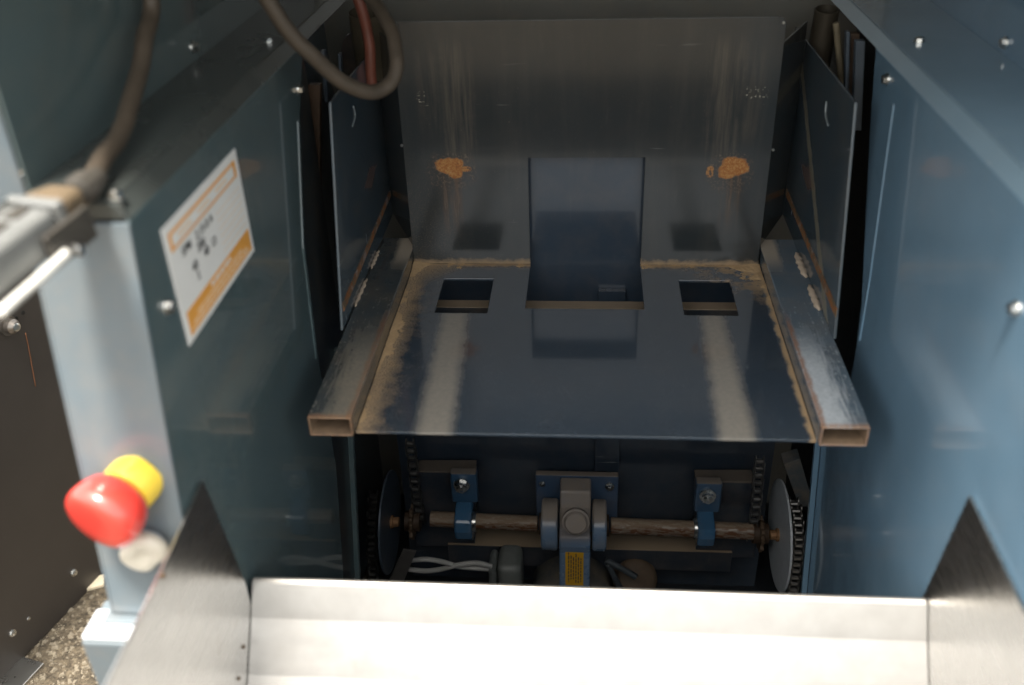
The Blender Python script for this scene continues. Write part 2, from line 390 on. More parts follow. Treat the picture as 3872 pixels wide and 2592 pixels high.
# pale front post of the left side, with its flat face to the viewer
prism('front_post', [(fy(.386), .3865), (fy(.386)-.003, .3865), (fy(0)-.003, .0), (fy(0), 0)], 0, -.175, XL+.0005, m_flange, cab, .0008)
prism('outer_skin', [(fy(.376)-.003, .376), (fy(0)-.003, 0.0), (fy(0)+.03, -.0125), (fy(0)+.03, ZG), (.735, ZG), (.735, .376)], 0, -.178, -.1752, m_flange, cab)
box('post_foot', -.184, XL-.004, fy(0)-.012, fy(0)+.03, -.010, -.002, m_flange, cab, .002)
box('base_step', -.200, XL-.004, -.325, -.270, ZG, -.012, m_flange, cab, .003)
box('lit_step_top', -.1985, XL-.004, -.3235, -.288, -.011, -.006, simple('sunlit_step_tone', (.62, .66, .70), .35), cab, .002)  # blown-out daylight on the step's top, put into a pale colour
# rear walls, cavity walls, and unseen plates added to shade the inside
grid_plate('rear_wall', 1, (-.07, .008, .542, .625), (ZG, -.03, .27), lambda i, j: j == 0 or i == 1, .482, .486, m_rear, cab)
box('bay_shade_floor', -.160, .72, -.30, .735, ZG+.004, ZG+.010, m_dark, cab)  # unseen, added to close off sunlit ground and darken the lower bay
box('bay_shade_front', -.084, .639, -.3235, -.320, ZG, -.232, m_panelR, cab)  # added below the chute to keep ground light out of the bay
box('dark_reflection_plate', -.084, .639, -.178, -.175, ZG+.012, -.073, m_rear, cab)  # hidden behind the lip, added to give the back plate something dark to reflect
box('rear_wall', -.20, .80, .735, .739, ZG, .84, m_rearup, cab)
box('shade_roof', XL-.20, XR+.24, -.30, .74, .84, .845, m_upper, cab)  # unseen cover, added to keep sun and sky off the interior
box('cavity_wall', .722, .726, .0, .735, ZG, .378, m_dark, cab)
box('outer_wall', XR+.235, XR+.24, -.40, .74, ZG, .84, m_panelR, cab)
box('outer_wall', XL-.20, XL-.197, -.21, .74, .36, .84, m_panelL, cab)
box('cross_beam', .0, .55, .3955, .4195, -.075, -.050, topdust('beam_dust', (.02, .026, .034), -.050), cab, .001)
zb = at(1170, 1250, 1, .42).z
box('lower_beam', .02, .56, .42, .4815, zb-.05, zb, topdust('lower_beam_dust', (.025, .035, .05), zb, 1.4), cab, .001)
box('rear_post', .30, .345, .470, .4815, -.55, -.06, m_rear, cab)
# guide rails seen in the slots
def rail(name, p, q, x, y, w_, mat):
    a, b = at(*p, 1, y), at(*q, 1, y)
    prism(name, [(a.x, a.z), (a.x+w_, a.z), (b.x+w_, b.z), (b.x, b.z)], 1, y, y+.012, mat, cab)
rail('guide_rail', (704, 195), (706, 560), 0, .345, .017, m_rustrod)
rail('guide_rail', (733, 118), (742, 235), 0, .40, .005, m_gdark)
rail('guide_rail', (772, 125), (779, 215), 0, .46, .004, m_gdark)
rail('guide_rail', (1936, 74), (1932, 240), 0, .43, .005, m_gdark)
rail('guide_rail', (1946, 78), (1938, 240), 0, .44, .012, m_rustrod)
rail('guide_rail', (1958, 95), (1950, 300), 0, .40, .012, m_gdark)
def lug(cx, cy, w_, h, y, mat):
    pts = []
    for i in range(13):
        t = math.pi*i/12; pts.append((cx+w_*math.cos(t), cy-h*math.sin(t)))
    pts += [(cx-w_, cy+160), (cx+w_, cy+160)]
    P = [at(a, b, 1, y) for a, b in pts]
    prism('lug_plate', [(v.x, v.z) for v in P], 1, y, y+.006, mat, cab)
lug(805, 120, 25, 44, .60, paint('lug_paint', (.045, .04, .038), .3, .2))
lug(1897, 108, 24, 42, .60, paint('lug_paint_right', (.045, .055, .062), .3, .15))
a, b = at(1912, 52, 1, .52), at(1926, 200, 1, .52)
cyl('pull_rod', a, b, .0048, simple('dusty_rod', (.17, .14, .09), .6), cab)
a = at(1892, 22, 1, .56)
lathe('pipe_end', a, (0, -.15, 1), [(-.12, .018), (0, .018), (.001, .0165), (-.02, .0155), (-.10, .0150)], simple('pipe_steel', (.06, .05, .036), .5, .4), cab)
a = at(838, 28, 1, .56)
lathe('pipe_end', a, (0, -.15, 1), [(-.10, .028), (0, .028), (.001, .0265), (-.02, .0255), (-.08, .025)], simple('pipe_steel_dark', (.11, .09, .06), .5, .4), cab)
# bolts
def bolt_mesh(name, r, h, mat):
    bm = bmesh.new()
    bmesh.ops.create_cone(bm, cap_ends=True, segments=18, radius1=r*1.25, radius2=r*1.2, depth=h*.3, matrix=Matrix.Translation((0, 0, h*.15)))
    bmesh.ops.create_cone(bm, cap_ends=True, segments=6, radius1=r, radius2=r*.96, depth=h*.55, matrix=Matrix.Translation((0, 0, h*.57)))
    bmesh.ops.create_cone(bm, cap_ends=True, segments=12, radius1=r*.7, radius2=r*.35, depth=h*.16, matrix=Matrix.Translation((0, 0, h*.92)))
    me = bpy.data.meshes.new(name); bm.to_mesh(me); bm.free(); me.materials.append(mat); return me
bm_ = bolt_mesh('bolt', .0058, .007, m_steel)
for px, py, ax, val, nrm in ((265, 453, 2, .4025, (0, 0, 1)), (614, 98, 2, .4025, (0, 0, 1)), (683, 205, 0, XL, (1, 0, 0)), (382, 703, 0, XL, (1, 0, 0)),
                             (441, 108, 0, XL-.09, (1, 0, 0)), (2102, 98, 2, .381, (0, 0, 1)), (2030, 181, 0, XR, (-1, 0, 0)), (2325, 706, 0, XR, (-1, 0, 0)), (2300, 98, 0, XR+.118, (-1, 0, 0))):
    inst(bm_, 'bolt', at(px, py, ax, val), nrm, cab, random.random())

# ================================================================== LIFTING TRAY
tray = thing('lifting_tray', 'dusty dark blue steel lifting tray with square holes and two rust-streaked tubes', 'tray', (.275, .2, -.004))
us = [.0, .0562, .1346, .1898, .3654, .4222, .5, .553]; ys = [.0, .291, .306, .399, .4495]
grid_plate('floor_plate', 2, us, ys, lambda i, j: not ((i in (1, 5) and j in (1, 2)) or (i == 3 and j >= 2)), -.004, 0, m_floor, tray)
zs = [.0, .1796, .372, .382]; xs = [.0, .010, .1898, .3654, .540, .55]
bp = grid_plate('back_plate', 1, xs, zs, lambda i, j: not ((i == 2 and j == 0) or (j == 2 and i in (0, 4))), .45, .454, m_back, tray)
prism('back_corner', [(.0, .372), (.010, .372), (.010, .382), (.004, .3805), (.0015, .377)], 1, .45, .454, m_back, tray, 0)
prism('back_corner', [(.55, .372), (.540, .372), (.540, .382), (.546, .3805), (.5485, .377)], 1, .45, .454, m_back, tray, 0)
prism('corner_plate', [(.5465, .4545), (.550, .4545), (.6068, .580), (.6030, .580)], 2, .0285, .345, m_corner, tray)
prism('corner_plate', [(.0035, .4545), (.0, .4545), (-.0548, .580), (-.0510, .580)], 2, .0285, .345, m_corner, tray)
for q_ in ((1768, 343), (1792, 52), (919, 333)):
    v_ = at(*q_, 1, .4495); cyl('rivet', (v_.x, .4505, v_.z), (v_.x, .4475, v_.z), .0022, m_steel, tray, 10)
def rail_tube(x0, x1, mat):
    y0, y1, z0, z1, t = -.011, .488, -.0005, .0276, .0028
    o = [(x0, z0), (x1, z0), (x1, z1), (x0, z1)]; i_ = [(x0+t, z0+t), (x1-t, z0+t), (x1-t, z1-t), (x0+t, z1-t)]
    vs = [(a, y, b) for y in (y0, y1) for a, b in o]+[(a, y, b) for y in (y0, y1) for a, b in i_]
    fs = []
    for k in range(4):
        j = (k+1) % 4
        fs += [(k, j, 4+j, 4+k), (8+k, 12+k, 12+j, 8+j), (k, 8+k, 8+j, j), (4+k, 4+j, 12+j, 12+k)]
    ob = mesh('rail_tube', vs, fs, mat, tray, .0016, seg=3); ob.data.materials.append(m_tubein)
    for p in ob.data.polygons:
        if all(v >= 8 for v in p.vertices): p.material_index = 1
    return ob
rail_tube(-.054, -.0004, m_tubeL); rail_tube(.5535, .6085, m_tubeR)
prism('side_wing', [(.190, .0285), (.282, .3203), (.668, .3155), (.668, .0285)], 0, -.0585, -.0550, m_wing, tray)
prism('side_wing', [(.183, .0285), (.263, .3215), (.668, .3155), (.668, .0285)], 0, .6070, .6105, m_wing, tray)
def bead(x, y0, y1, z, r, s):
    n_ = 22; vs = []; fs = []; k = 8
    for i in range(n_+1):
        y = y0+(y1-y0)*i/n_; e = min(1, 4*min(i, n_-i)/n_)**.5
        rr = r*e*(1+.05*math.sin(i*2.1)+.10*random.uniform(-1, 1))+.0002
        for j in range(k):
            t = 2*math.pi*j/k; vs.append((x+s*.001*math.sin(i*1.3)+rr*math.cos(t), y, z+rr*.75*math.sin(t)))
    for i in range(n_):
        for j in range(k): fs.append((i*k+j, i*k+(j+1) % k, (i+1)*k+(j+1) % k, (i+1)*k+j))
    return mesh('weld_bead', vs, fs, m_weld, tray, smooth=True)
bead(-.0530, .375, .440, .0285, .0026, 1); bead(-.0530, .255, .345, .0285, .0026, 1)
bead(.6035, .355, .440, .0285, .0050, 1); bead(.6035, .258, .335, .0285, .0048, 1)
m_scrape = paint('rusty_scrape', (.12, .085, .05), .6, .3, lambda g: [(g.noise(90, 4, .7).ss(.42, .6), RUST, .85), (g.noise(45, 4).ss(.55, .65)*.6, (.25, .27, .28), .5)])
prism('rub_strip', [(.205, .050), (.205, .063), (.574, .0752), (.574, .0655)], 0, -.0549, -.0538, m_scrape, tray, .0004)
prism('rub_strip', [(.188, .058), (.188, .071), (.574, .0780), (.574, .0675)], 0, .6058, .6069, m_scrape, tray, .0004)
# wing scratches left by a latch: short bright bruises
m_bruise = simple('bare_bruise', (.30, .33, .34), .4, .5)
a = [at(*q, 0, -.0548) for q in ((808, 243), (812, 265), (806, 290))]
hose('scratch', a, .0012, m_bruise, tray, 6, 4)
a = [at(*q, 0, .6068) for q in ((1890, 232), (1888, 262), (1894, 288))]
hose('scratch', a, .0012, m_bruise, tray, 6, 4)
# settled dust as a real, low drift
def drift(x0, x1, y0, y1, hf, nx, ny):
    vs, fs = [], []
    for i in range(nx+1):
        for j in range(ny+1):
            x, y = x0+(x1-x0)*i/nx, y0+(y1-y0)*j/ny
            n_ = mnoise.fractal(Vector((x*55, y*55, 1.7)), 1, 2, 5); n2 = mnoise.noise(Vector((x*300, y*300, 0)))
            vs.append((x, y, max(-.002, min(.006, hf(x, y)+n_*.0014+n2*.0006+mnoise.noise(Vector((x*14, y*14, 4)))*.0016))))
    for i in range(nx):
        for j in range(ny):
            q = [i*(ny+1)+j, (i+1)*(ny+1)+j, (i+1)*(ny+1)+j+1, i*(ny+1)+j+1]
            if max(vs[k][2] for k in q) > -.0005: fs.append(tuple(q))
    o = mesh('dust_drift', vs, fs, m_dust, tray, smooth=True); o['kind'] = 'stuff'; return o
drift(.0004, .055, .004, .449, lambda x, y: .0030-.16*x+.0035*max(0, (y-.41)/.04)-.0010*math.sin(y*23)-.0020, 70, 340)
drift(.0565, .188, .400, .4495, lambda x, y: -.0027+.075*max(0, y-.425)+.0015*math.exp(-((x-.06)/.03)**2), 130, 60)
drift(.367, .552, .400, .4495, lambda x, y: -.0020+.085*max(0, y-.425)+.0020*math.exp(-((x-.552)/.035)**2), 180, 60)
drift(.502, .5530, .250, .399, lambda x, y: -.0030+.055*(x-.505)+.0010*math.sin(y*40), 60, 150)
drift(.538, .5532, .004, .25, lambda x, y: -.0034+.17*(x-.541)+.0004*math.sin(y*23), 20, 160)

# ================================================================== FRONT CHUTE
ch = thing('front_chute', 'bright stainless steel chute with tall side cheeks in front of the tray', 'chute', (.275, -.3, -.2))
A, B = -.085, .640
def sheet(name, prof, t, x0, x1):
    """bent sheet: profile in (y,z) with thickness below"""
    lo = [(y+.004, z-.003) for y, z in prof]
    return prism(name, prof+lo[::-1], 0, x0, x1, m_sheet, ch, .0006)
sheet('chute_sheet', [(-.187, -.068), (-.2085, -.1015), (-.2465, -.1490), (-.31, -.215), (-.42, -.32)], .003, A+.0005, B-.0005)
box('sheet_lip', A+.0005, B-.0005, -.1865, -.180, -.072, -.0665, m_sheet, ch, .002)
prism('side_cheek', [(-.200, -.0573), (-.233, .1148), (-.383, .1016), (-.60, .094), (-.60, -.36), (-.41, -.36), (-.2, -.14)], 0, A-.003, A, m_ssteel, ch, .0008)
prism('side_cheek', [(-.1713, -.075), (-.2048, .0944), (-.343, .0905), (-.60, .088), (-.60, -.36), (-.41, -.36), (-.18, -.15)], 0, B, B+.003, m_ssteel, ch, .0008)
box('reflection_blocker', A, B, -.604, -.600, -.36, .0, simple('dark_blocker', (.055, .056, .058), .8, spec=.2), ch, .001)  # unseen dark sheet, added to keep bright ground out of the back plate's reflection
sp = simple('brown_spot', (.10, .06, .03), .7)
for px, py in ((556, 1480), (545, 1552)):
    v = at(px, py, 0, A); cyl('rivet', (A-.001, v.y, v.z), (A+.0022, v.y, v.z), .0022, sp, ch, 10)
v = at(361, 1337, 0, A); cyl('rivet', (A-.001, v.y+.01, v.z), (A+.002, v.y+.01, v.z), .003, sp, ch, 10)

# ================================================================== EMERGENCY STOP and KNOB
yF = fy(.165)-.003
es = thing('emergency_stop', 'red mushroom emergency stop button with yellow collar on the pale post', 'button', (-.122, yF, .163))
o_ = (-.1262, yF+.001, .1485); ax_ = (-.33, -1, -.15)
lathe('collar', o_, ax_, [(-.006, .0250), (.0150, .0250), (.0170, .0242), (.0180, .0225), (.0180, .010)], m_yellow, es, 48)
lathe('button_head', o_, ax_, [(.0185, .0215), (.0200, .0255), (.0225, .0282), (.027, .0308), (.033, .0330), (.040, .0346), (.0465, .0350), (.0515, .0342), (.0550, .0322), (.0572, .0290), (.0583, .0245), (.0590, .0120), (.0592, .001)], m_red, es, 64)
kn = thing('selector_knob', 'lobed white plastic knob on the post under the red button', 'knob', (-.1250, fy(.08)-.003, .083))
def lob(t, s): return 1+(.20*math.cos(2*(t-.75))+.05*math.cos(4*t))*(1 if s > .004 else .2)
lathe('knob_cap', (-.1250, fy(.08)-.003, .0835), (0, -1, -.1), [(.004, .0190), (.009, .0212), (.014, .0218), (.0175, .0200), (.0195, .0155), (.0190, .0105), (.0150, .0060), (.0135, .001)], m_white, kn, 48, rmod=lob)
lathe('knob_base', (-.1250, fy(.08)-.003, .0835), (0, -1, -.1), [(0, .017), (.004, .0165)], simple('knob_base_grey', (.35, .38, .42), .4), kn, 32)

# ================================================================== RATING LABEL
yl0, yl1, zl0, zl1 = -.1870, .0140, .2385, .3570
lb = thing('rating_label', 'white and orange printed rating label on the left side panel', 'label', (XL+.0005, -.0865, .2385))
W_, H_ = yl1-yl0, zl1-zl0
def lab(name, u0_, u1_, v0_, v1_, mat, lift):            # u along depth 0..1 from the front, v up 0..1
    return box(name, XL+.0002, XL+.0010+lift*.0002, yl0+u0_*W_, yl0+u1_*W_, zl0+v0_*H_, zl0+v1_*H_, mat, lb, 0)
lab('backing', 0, 1, 0, 1, m_label, 0)
lab('header_band', .045, .955, .775, .925, m_orange, 1)
lab('footer_band', .045, .965, .045, .255, m_orange, 1)
lab('header_field', .075, .915, .80, .895, m_label, 2)
rnd = random.Random(3)
def words(v0_, v1_, u0_, u1_, mat, lift):
    u = u0_
    while u < u1_:
        l_ = rnd.uniform(.03, .09); lab('print_line', u, min(u+l_, u1_), v0_, v1_, mat, lift); u += l_+.012
for k in range(3): lab('header_mark', .14+k*.25, .14+k*.25+.16, .838, .858, m_orange2, 3)
words(.195, .225, .37, .66, m_label, 2)
for k in range(3): words(.065+k*.04, .088+k*.04, (.08, .10, .16)[k], (.93, .90, .82)[k], m_orange2, 2)
for k in range(6):
    lab('rule_line', .60, .955, .32+k*.07, .324+k*.07, m_orange2, 1)
def txt(body, u, v, size):
    cu = bpy.data.curves.new('lettering', 'FONT'); cu.body = body; cu.size = size; cu.extrude = .0001; cu.space_character = 1.05; cu.offset = .0001
    tmp = bpy.data.objects.new('tmp', cu); col.objects.link(tmp); bpy.context.view_layer.update()
    me = bpy.data.meshes.new_from_object(tmp.evaluated_get(bpy.context.evaluated_depsgraph_get())); bpy.data.objects.remove(tmp)
    me.materials.clear(); me.materials.append(m_ink)
    o = bpy.data.objects.new('lettering', me); link(o, lb)
    o.matrix_basis = Matrix.Translation((XL+.0018, yl0+u*W_, zl0+v*H_)) @ Matrix(((0, 0, 1, 0), (1, 0, 0, 0), (0, 1, 0, 0), (0, 0, 0, 1)))
txt('SPM', .135, .665, .0125); txt('2.15-0 A', .31, .665, .0125); txt('200', .30, .565, .0125); txt('40  13', .36, .47, .0125); txt('40', .205, .47, .0125); txt('2', .235, .375, .0125)

# ================================================================== CABLES AND CONNECTOR
def dep(px, py, x): return at(px, py, 0, x)
c1 = [at(*q, 0, x_) for q, x_ in (((198, 424), -.118), ((225, 386), -.126), ((272, 306), -.138), ((310, 200), -.148), ((333, 90), -.155), ((342, 0), -.160))]
c1.append(c1[-1]+Vector((.0, -.01, .08)))
cb = hose('power_cable', c1, .0085, m_rubber)
tag(cb, 'thick dusty black cable rising from the connector past the left wall', 'cable')
c2 = [at(*q, 1, y) for q, y in (((560, -80), .12), ((613, 0), .13), ((660, 70), .14), ((735, 150), .16), ((800, 195), .18), ((850, 211), .20), ((893, 188), .22), ((908, 140), .24), ((897, 80), .27), ((872, 30), .30), ((850, 0), .32), ((800, -60), .34))]
cb = hose('hanging_cable', c2, .0092, m_rubber)
tag(cb, 'brown dusty cable hanging in a loop over the tray back corner', 'cable')
c3 = [at(*q, 1, .50) for q in ((815, -20), (826, 20), (838, 70), (848, 120), (852, 200))]
cb = hose('red_hose', c3, .0085, simple('red_brown_hose', (.17, .055, .035), .5, var=.4))
tag(cb, 'reddish brown hose going down behind the left wing', 'hose')
cn = thing('cable_connector', 'grey and beige industrial plug connector with silver locking lever on the left ledge', 'connector', (-.15, -.26, .388))
m_cg = simple('connector_grey', (.20, .205, .20), .4, .3, var=.25, scale=50); m_cbg = simple('connector_beige', (.13, .095, .058), .6, var=.25, scale=50)
m_cdk = simple('connector_dark', (.05, .045, .038), .5, var=.4)
P0 = c1[0]; P1 = at(0, 575, 2, .408)
dc_ = (P1-P0).normalized(); ac_ = dc_.cross(Vector((0, 0, 1))).normalized(); uc_ = ac_.cross(dc_)
if uc_.z < 0: uc_ = -uc_
ac_ = -ac_ if ac_.x < 0 else ac_                     # ac_ points to the machine's middle
def cbox(name, d0, d1, a0, a1, u0_, u1_, mat, bev, taper=1.0):
    vs = []
    for d_ in (d0, d1):
        k_ = taper if d_ == d0 else 1
        for a_ in (a0*k_, a1*k_):
            for u_ in (u0_*k_, u1_*k_): vs.append(P0+dc_*d_+ac_*a_+uc_*u_)
    o = mesh(name, vs, [(0, 1, 3, 2), (4, 6, 7, 5), (0, 4, 5, 1), (2, 3, 7, 6), (0, 2, 6, 4), (1, 5, 7, 3)], mat, cn, bev, seg=4); return o
lathe('gland', P0-dc_*.016, dc_, [(0, .0082), (.006, .0092), (.014, .0105), (.015, .0128), (.027, .0128), (.028, .0112), (.036, .0112)], m_cdk, cn, 12, False)
cbox('hood', .019, .050, -.021, .021, -.020, .016, m_cbg, .007, .72)
cbox('collar_band', .0505, .060, -.0235, .0235, -.021, .0180, m_cg, .003)
cbox('housing', .0605, .140, -.021, .021, -.018, .0155, m_cg, .006)
cbox('side_plate', .034, .084, .0225, .0275, -.024, .004, m_cdk, .002)
cbox('recess', .066, .082, -.006, .006, .0150, .0172, m_cdk, .001)
cbox('recess', .088, .104, -.006, .006, .0150, .0172, m_cdk, .001)
cbox('clip_bar', .062, .120, -.019, -.014, .0156, .0200, m_steel, .0015)
hose('lever', [P0+dc_*d_+ac_*.0315+uc_*u_ for d_, u_ in ((.074, -.014), (.092, -.015), (.115, -.016), (.15, -.017))], .0040, simple('lever_silver', (.80, .79, .74), .3, .3), cn, 10, 5)
pv = P0+dc_*.064+uc_*-.018
cyl('pivot_pin', pv+ac_*.0277, pv+ac_*.036, .0050, m_steel, cn, 16)

# ================================================================== DARK PANEL standing to the left
pa, pb = at(265, 1287, 2, ZG), at(30, 1532, 2, ZG)
dv = (pb-pa).normalized(); nv = Vector((-dv.y, dv.x, 0)); nv = nv if nv.x > 0 else -nv
e0, e1 = pa-dv*.5, pa+dv*1.3
dp = thing('dark_panel', 'brownish black steel panel with bolts standing on the gravel at the left', 'panel', (pa.x, pa.y, ZG))
q = [e0, e1, e1-nv*.01, e0-nv*.01]
prism('panel_sheet', [(v.x, v.y) for v in q], 2, ZG+.002, .10, m_door, dp, .001)
def on_door(px, py):
    d = rt*((px*K-1936)/F_PX) + up*(-(py*K-1296)/F_PX) + fw
    return CAM+d*((pa-CAM).dot(nv)/d.dot(nv))
cap = on_door(17, 745)
lathe('cap_nut', cap, nv, [(0, .018), (.004, .018), (.004, .0135), (.014, .0135), (.018, .010), (.020, .0085), (.0202, .004)], simple('cap_nut_steel', (.22, .20, .18), .35, .8), dp, 20)
lathe('nut_centre', cap+nv*.018, nv, [(0, .008), (.004, .0075), (.006, .004)], m_steel, dp, 16)
for px, py in ((37, 729), (53, 716)):
    v = on_door(px, py); cyl('hole_plug', v-nv*.001, v+nv*.0006, .0042, m_blackplastic, dp, 12, .0003)
bs = bolt_mesh('small_bolt', .006, .006, m_steel)
for px, py, s in ((168, 1310, 1.05), (65, 1415, .5), (28, 1448, 1.0)):
    inst(bs, 'bolt', on_door(px, py), nv, dp, .3, s)
hose('scratch', [on_door(*q)+nv*.0004 for q in ((58, 762), (66, 800), (74, 845), (81, 884))], .0009, simple('scratch_rust', (.22, .09, .04), .7), dp, 6, 4)
# chromed bracket at its foot
br = at(18, 1535, 2, ZG+.03); q = Matrix.Rotation(math.atan2(dv.y, dv.x), 3, 'Z')
bk = thing('foot_bracket', 'small shiny metal bracket at the foot of the dark panel', 'bracket', (br.x, br.y, ZG))
def bpt(a, b, c): return Vector((br.x, br.y, ZG))+q @ Vector((a, b, 0))+Vector((0, 0, c))
mesh('angle_plate', [bpt(*v) for v in ((-.05, -.03, 0), (.05, -.03, 0), (.05, .03, 0), (-.05, .03, 0), (-.05, -.03, .006), (.05, -.03, .006), (.05, .03, .006), (-.05, .03, .006))],
     [(0, 1, 2, 3), (4, 5, 6, 7), (0, 1, 5, 4), (1, 2, 6, 5), (2, 3, 7, 6), (3, 0, 4, 7)], m_steel, bk, .001)
mesh('upright_plate', [bpt(*v) for v in ((-.05, -.03, .0062), (.05, -.03, .0062), (.03, -.03, .06), (-.05, -.03, .07), (-.05, -.024, .0062), (.05, -.024, .0062), (.03, -.024, .06), (-.05, -.024, .07))],
     [(0, 1, 2, 3), (4, 5, 6, 7), (0, 1, 5, 4), (1, 2, 6, 5), (2, 3, 7, 6), (3, 0, 4, 7)], m_steel, bk, .001)

# ================================================================== DRIVE in the lower compartment
YS = .38
sL, sR = at(985, 1187, 1, YS), at(1722, 1216, 1, YS)
zs_ = (sL.z+sR.z)/2
drv = thing('gear_motor', 'blue enamelled gearbox on the drive shaft with yellow warning sticker', 'gear motor', (.26, YS, zs_))
def gq(px, py, y): v = at(px, py, 1, y); return v.x, v.z
# flange plate behind
x0, z1 = gq(1225, 1085, .44); x1, _ = gq(1415, 1088, .44); z0 = gq(1320, 1215, .44)[1]
box('mount_plate', x0, x1, .438, .452, z0, z1, topdust('mount_dust', (.060, .105, .18), z1), drv, .002)
inst(bm_, 'bolt', Vector((x0+.012, .4375, z1-.02)), (0, -1, 0), drv, 0, .8); inst(bm_, 'bolt', Vector((x1-.016, .4375, z1-.022)), (0, -1, 0), drv, 0, 1.2)
# neck and column with rounded shoulders
xa, zt_ = gq(1281, 1108, .41); xb, _ = gq(1352, 1108, .41)
colp = [(.437, z1-.002), (.40, z1-.004), (.385, z1-.030), (.350, z1-.055), (.334, zs_+.012), (.334, zs_-.012), (.3385, zs_-.030), (.3385, zs_-.20), (.437, zs_-.20)]
m_col = paint('column_enamel', (.12, .20, .32), .26, .10, lambda g: [(g.z.ss(z1-.075, z1-.045)*(g.noise(60, 4)*.3+.6), (.34, .26, .18), .9)])
prism('housing', colp, 0, xa, xb, m_col, drv, .004)
xc = (xa+xb)/2
hz = gq(1317, 1195, .333)
lathe('filler_cap', (hz[0], .3345, hz[1]), (0, -1, .35), [(-.006, .024), (.002, .024), (.003, .0205), (.008, .0200), (.0105, .0175), (.011, .004)], m_col, drv, 32)
for s, w0, w1 in ((-1, xa-.0325, xa-.003), (1, xb+.003, xb+.028)):
    cyl('hub', (w0, YS, zs_), (w1, YS, zs_), .047, m_gear, drv, 40, .003)
    cyl('seal', (w0-.005 if s < 0 else w1, YS, zs_), (w0 if s < 0 else w1+.005, YS, zs_), .020, m_rustrod, drv, 24)
la, lz1 = gq(1293, 1258, .338); lb_, _ = gq(1335, 1258, .338); lz0 = gq(1315, 1339, .338)[1]
st = prism('sticker', [(la, lz0), (lb_, lz0), (lb_, lz1), (la, lz1)], 1, .3378, .3384, simple('sticker_yellow', (.62, .33, .01), .45, var=.08), drv, 0)
st.rotation_euler = (0, 0, 0)
for k in range(6):
    u = la+(lb_-la)*(.15+k*.135); t = rnd.uniform(.05, .22); b_ = rnd.uniform(.08, .2)
    zc = lz1-(lz1-lz0)*t
    while zc > lz0+(lz1-lz0)*b_:
        l_ = rnd.uniform(.004, .010); zz = max(zc-l_, lz0+(lz1-lz0)*b_*.9)
        box('sticker_print', u, u+.0020,   .3374, .3377, zz, zc, m_ink, st, 0); zc -= l_+.0022
ml = gq(1310, 1352, .40)
lathe('motor_body', (ml[0], .352, ml[1]), (0, 1, 0), [(0, .045), (.002, .064), (.010, .074), (.03, .078), (.075, .078), (.08, .07)], paint('motor_paint', (.045, .055, .06), .4, .3), drv, 40)
tag_b = None
# drive shaft
sh = thing('drive_shaft', 'rusty horizontal drive shaft running through the blue gearbox', 'shaft', (.27, YS, zs_))
m_shaft = paint('shaft_steel', (.16, .12, .09), .35, .3, lambda g: [(g.noise(50, 4, .6, (1, 4, 4)).ss(.46, .54), (.11, .042, .014), .75), (g.noise(70, 4, .6, (1, 3, 3)).ss(.60, .68)*.7, (.32, .30, .28), .4), (g.z.ss(zs_+.004, zs_+.012)*.6, (.30, .23, .16), .8)])
cyl('shaft_half', (sL.x, YS, sL.z), (xa-.04, YS, zs_), .0142, m_shaft, sh); cyl('shaft_half', (xb+.036, YS, zs_), (sR.x, YS, sR.z), .0150, m_shaft, sh)
for px in (1083, 1592):
    v = at(px, 1195, 1, YS); cyl('shaft_collar', (v.x-.004, YS, zs_), (v.x+.006, YS, zs_), .0185, m_steel, sh)
# bearings
def bearing(pxl, pxr, ytop, ybolt, yneck, ybot, label, plate):
    l_ = gq(pxl, ytop, .40); r_ = gq(pxr, ytop, .40); cx = (l_[0]+r_[0])/2
    b = thing('bearing_block', label, 'bearing', (cx, .40, zs_), 'blue bearing blocks on the shaft')
    zn = gq(pxl, yneck, .40)[1]; zt = l_[1]
    mt = topdust('bearing_top_dust', (.030, .085, .16), zt, .8)
    box('mount_pad', l_[0], r_[0], .392, .412, zn, zt, mt, b, .003)
    w_ = (r_[0]-l_[0])
    x0_, x1_ = cx-w_*.38, cx+w_*.30
    prof = [(.400, zn+.002), (.378, zn-.004), (.356, zs_+.018), (.351, zs_), (.356, zs_-.020), (.372, zs_-.040), (.395, zs_-.045), (.402, zs_-.02)]
    prism('bearing_ring', prof, 0, x0_, x1_, m_bearing, b, .005)
    v = gq((pxl+pxr)/2-4, ybolt, .392); inst(bm_, 'bolt', Vector((v[0], .392, v[1])), (0, -1, 0), b, .2, 2.1)
    q = [gq(a, c, .455) for a, c in plate]
    mtp = topdust('bracket_dust', (.022, .034, .052), q[0][1], .55)
    prism('bracket', q, 1, .425, .4595, mtp, b, .001)
bearing(1030, 1090, 1078, 1108, 1143, 1235, 'blue bearing block left of the gearbox, lit and dusty on top', ((958, 1056), (1090, 1056), (1090, 1225), (958, 1225)))
bearing(1592, 1652, 1100, 1132, 1165, 1262, 'blue bearing block right of the gearbox, in deep shade', ((1588, 1078), (1720, 1078), (1720, 1250), (1588, 1250)))
# chain wheels: guard discs
def guard(px, py, hpx, ybase, label):
    c = at(px, py, 1, ybase); r_ = hpx/2/2174*((c-CAM).dot(fw))/.87
    d = thing('guard_disc', label, 'disc', c, 'chain guard discs')
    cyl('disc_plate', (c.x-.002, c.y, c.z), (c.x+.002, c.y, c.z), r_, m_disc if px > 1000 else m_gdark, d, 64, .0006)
    s = -1 if c.x > .3 else 1
    lathe('centre_bolt', (c.x+s*.002, c.y, c.z), (s, 0, 0), [(0, .012), (.004, .012), (.005, .009), (.014, .009), (.015, .006)], simple('rusty_bolt', (.28, .15, .07), .6, .4), d, 12, False)
    return c, r_
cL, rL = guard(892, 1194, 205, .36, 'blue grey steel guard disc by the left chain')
cR, rR = guard(1783, 1224, 222, .36, 'bright grey steel guard disc by the right chain')
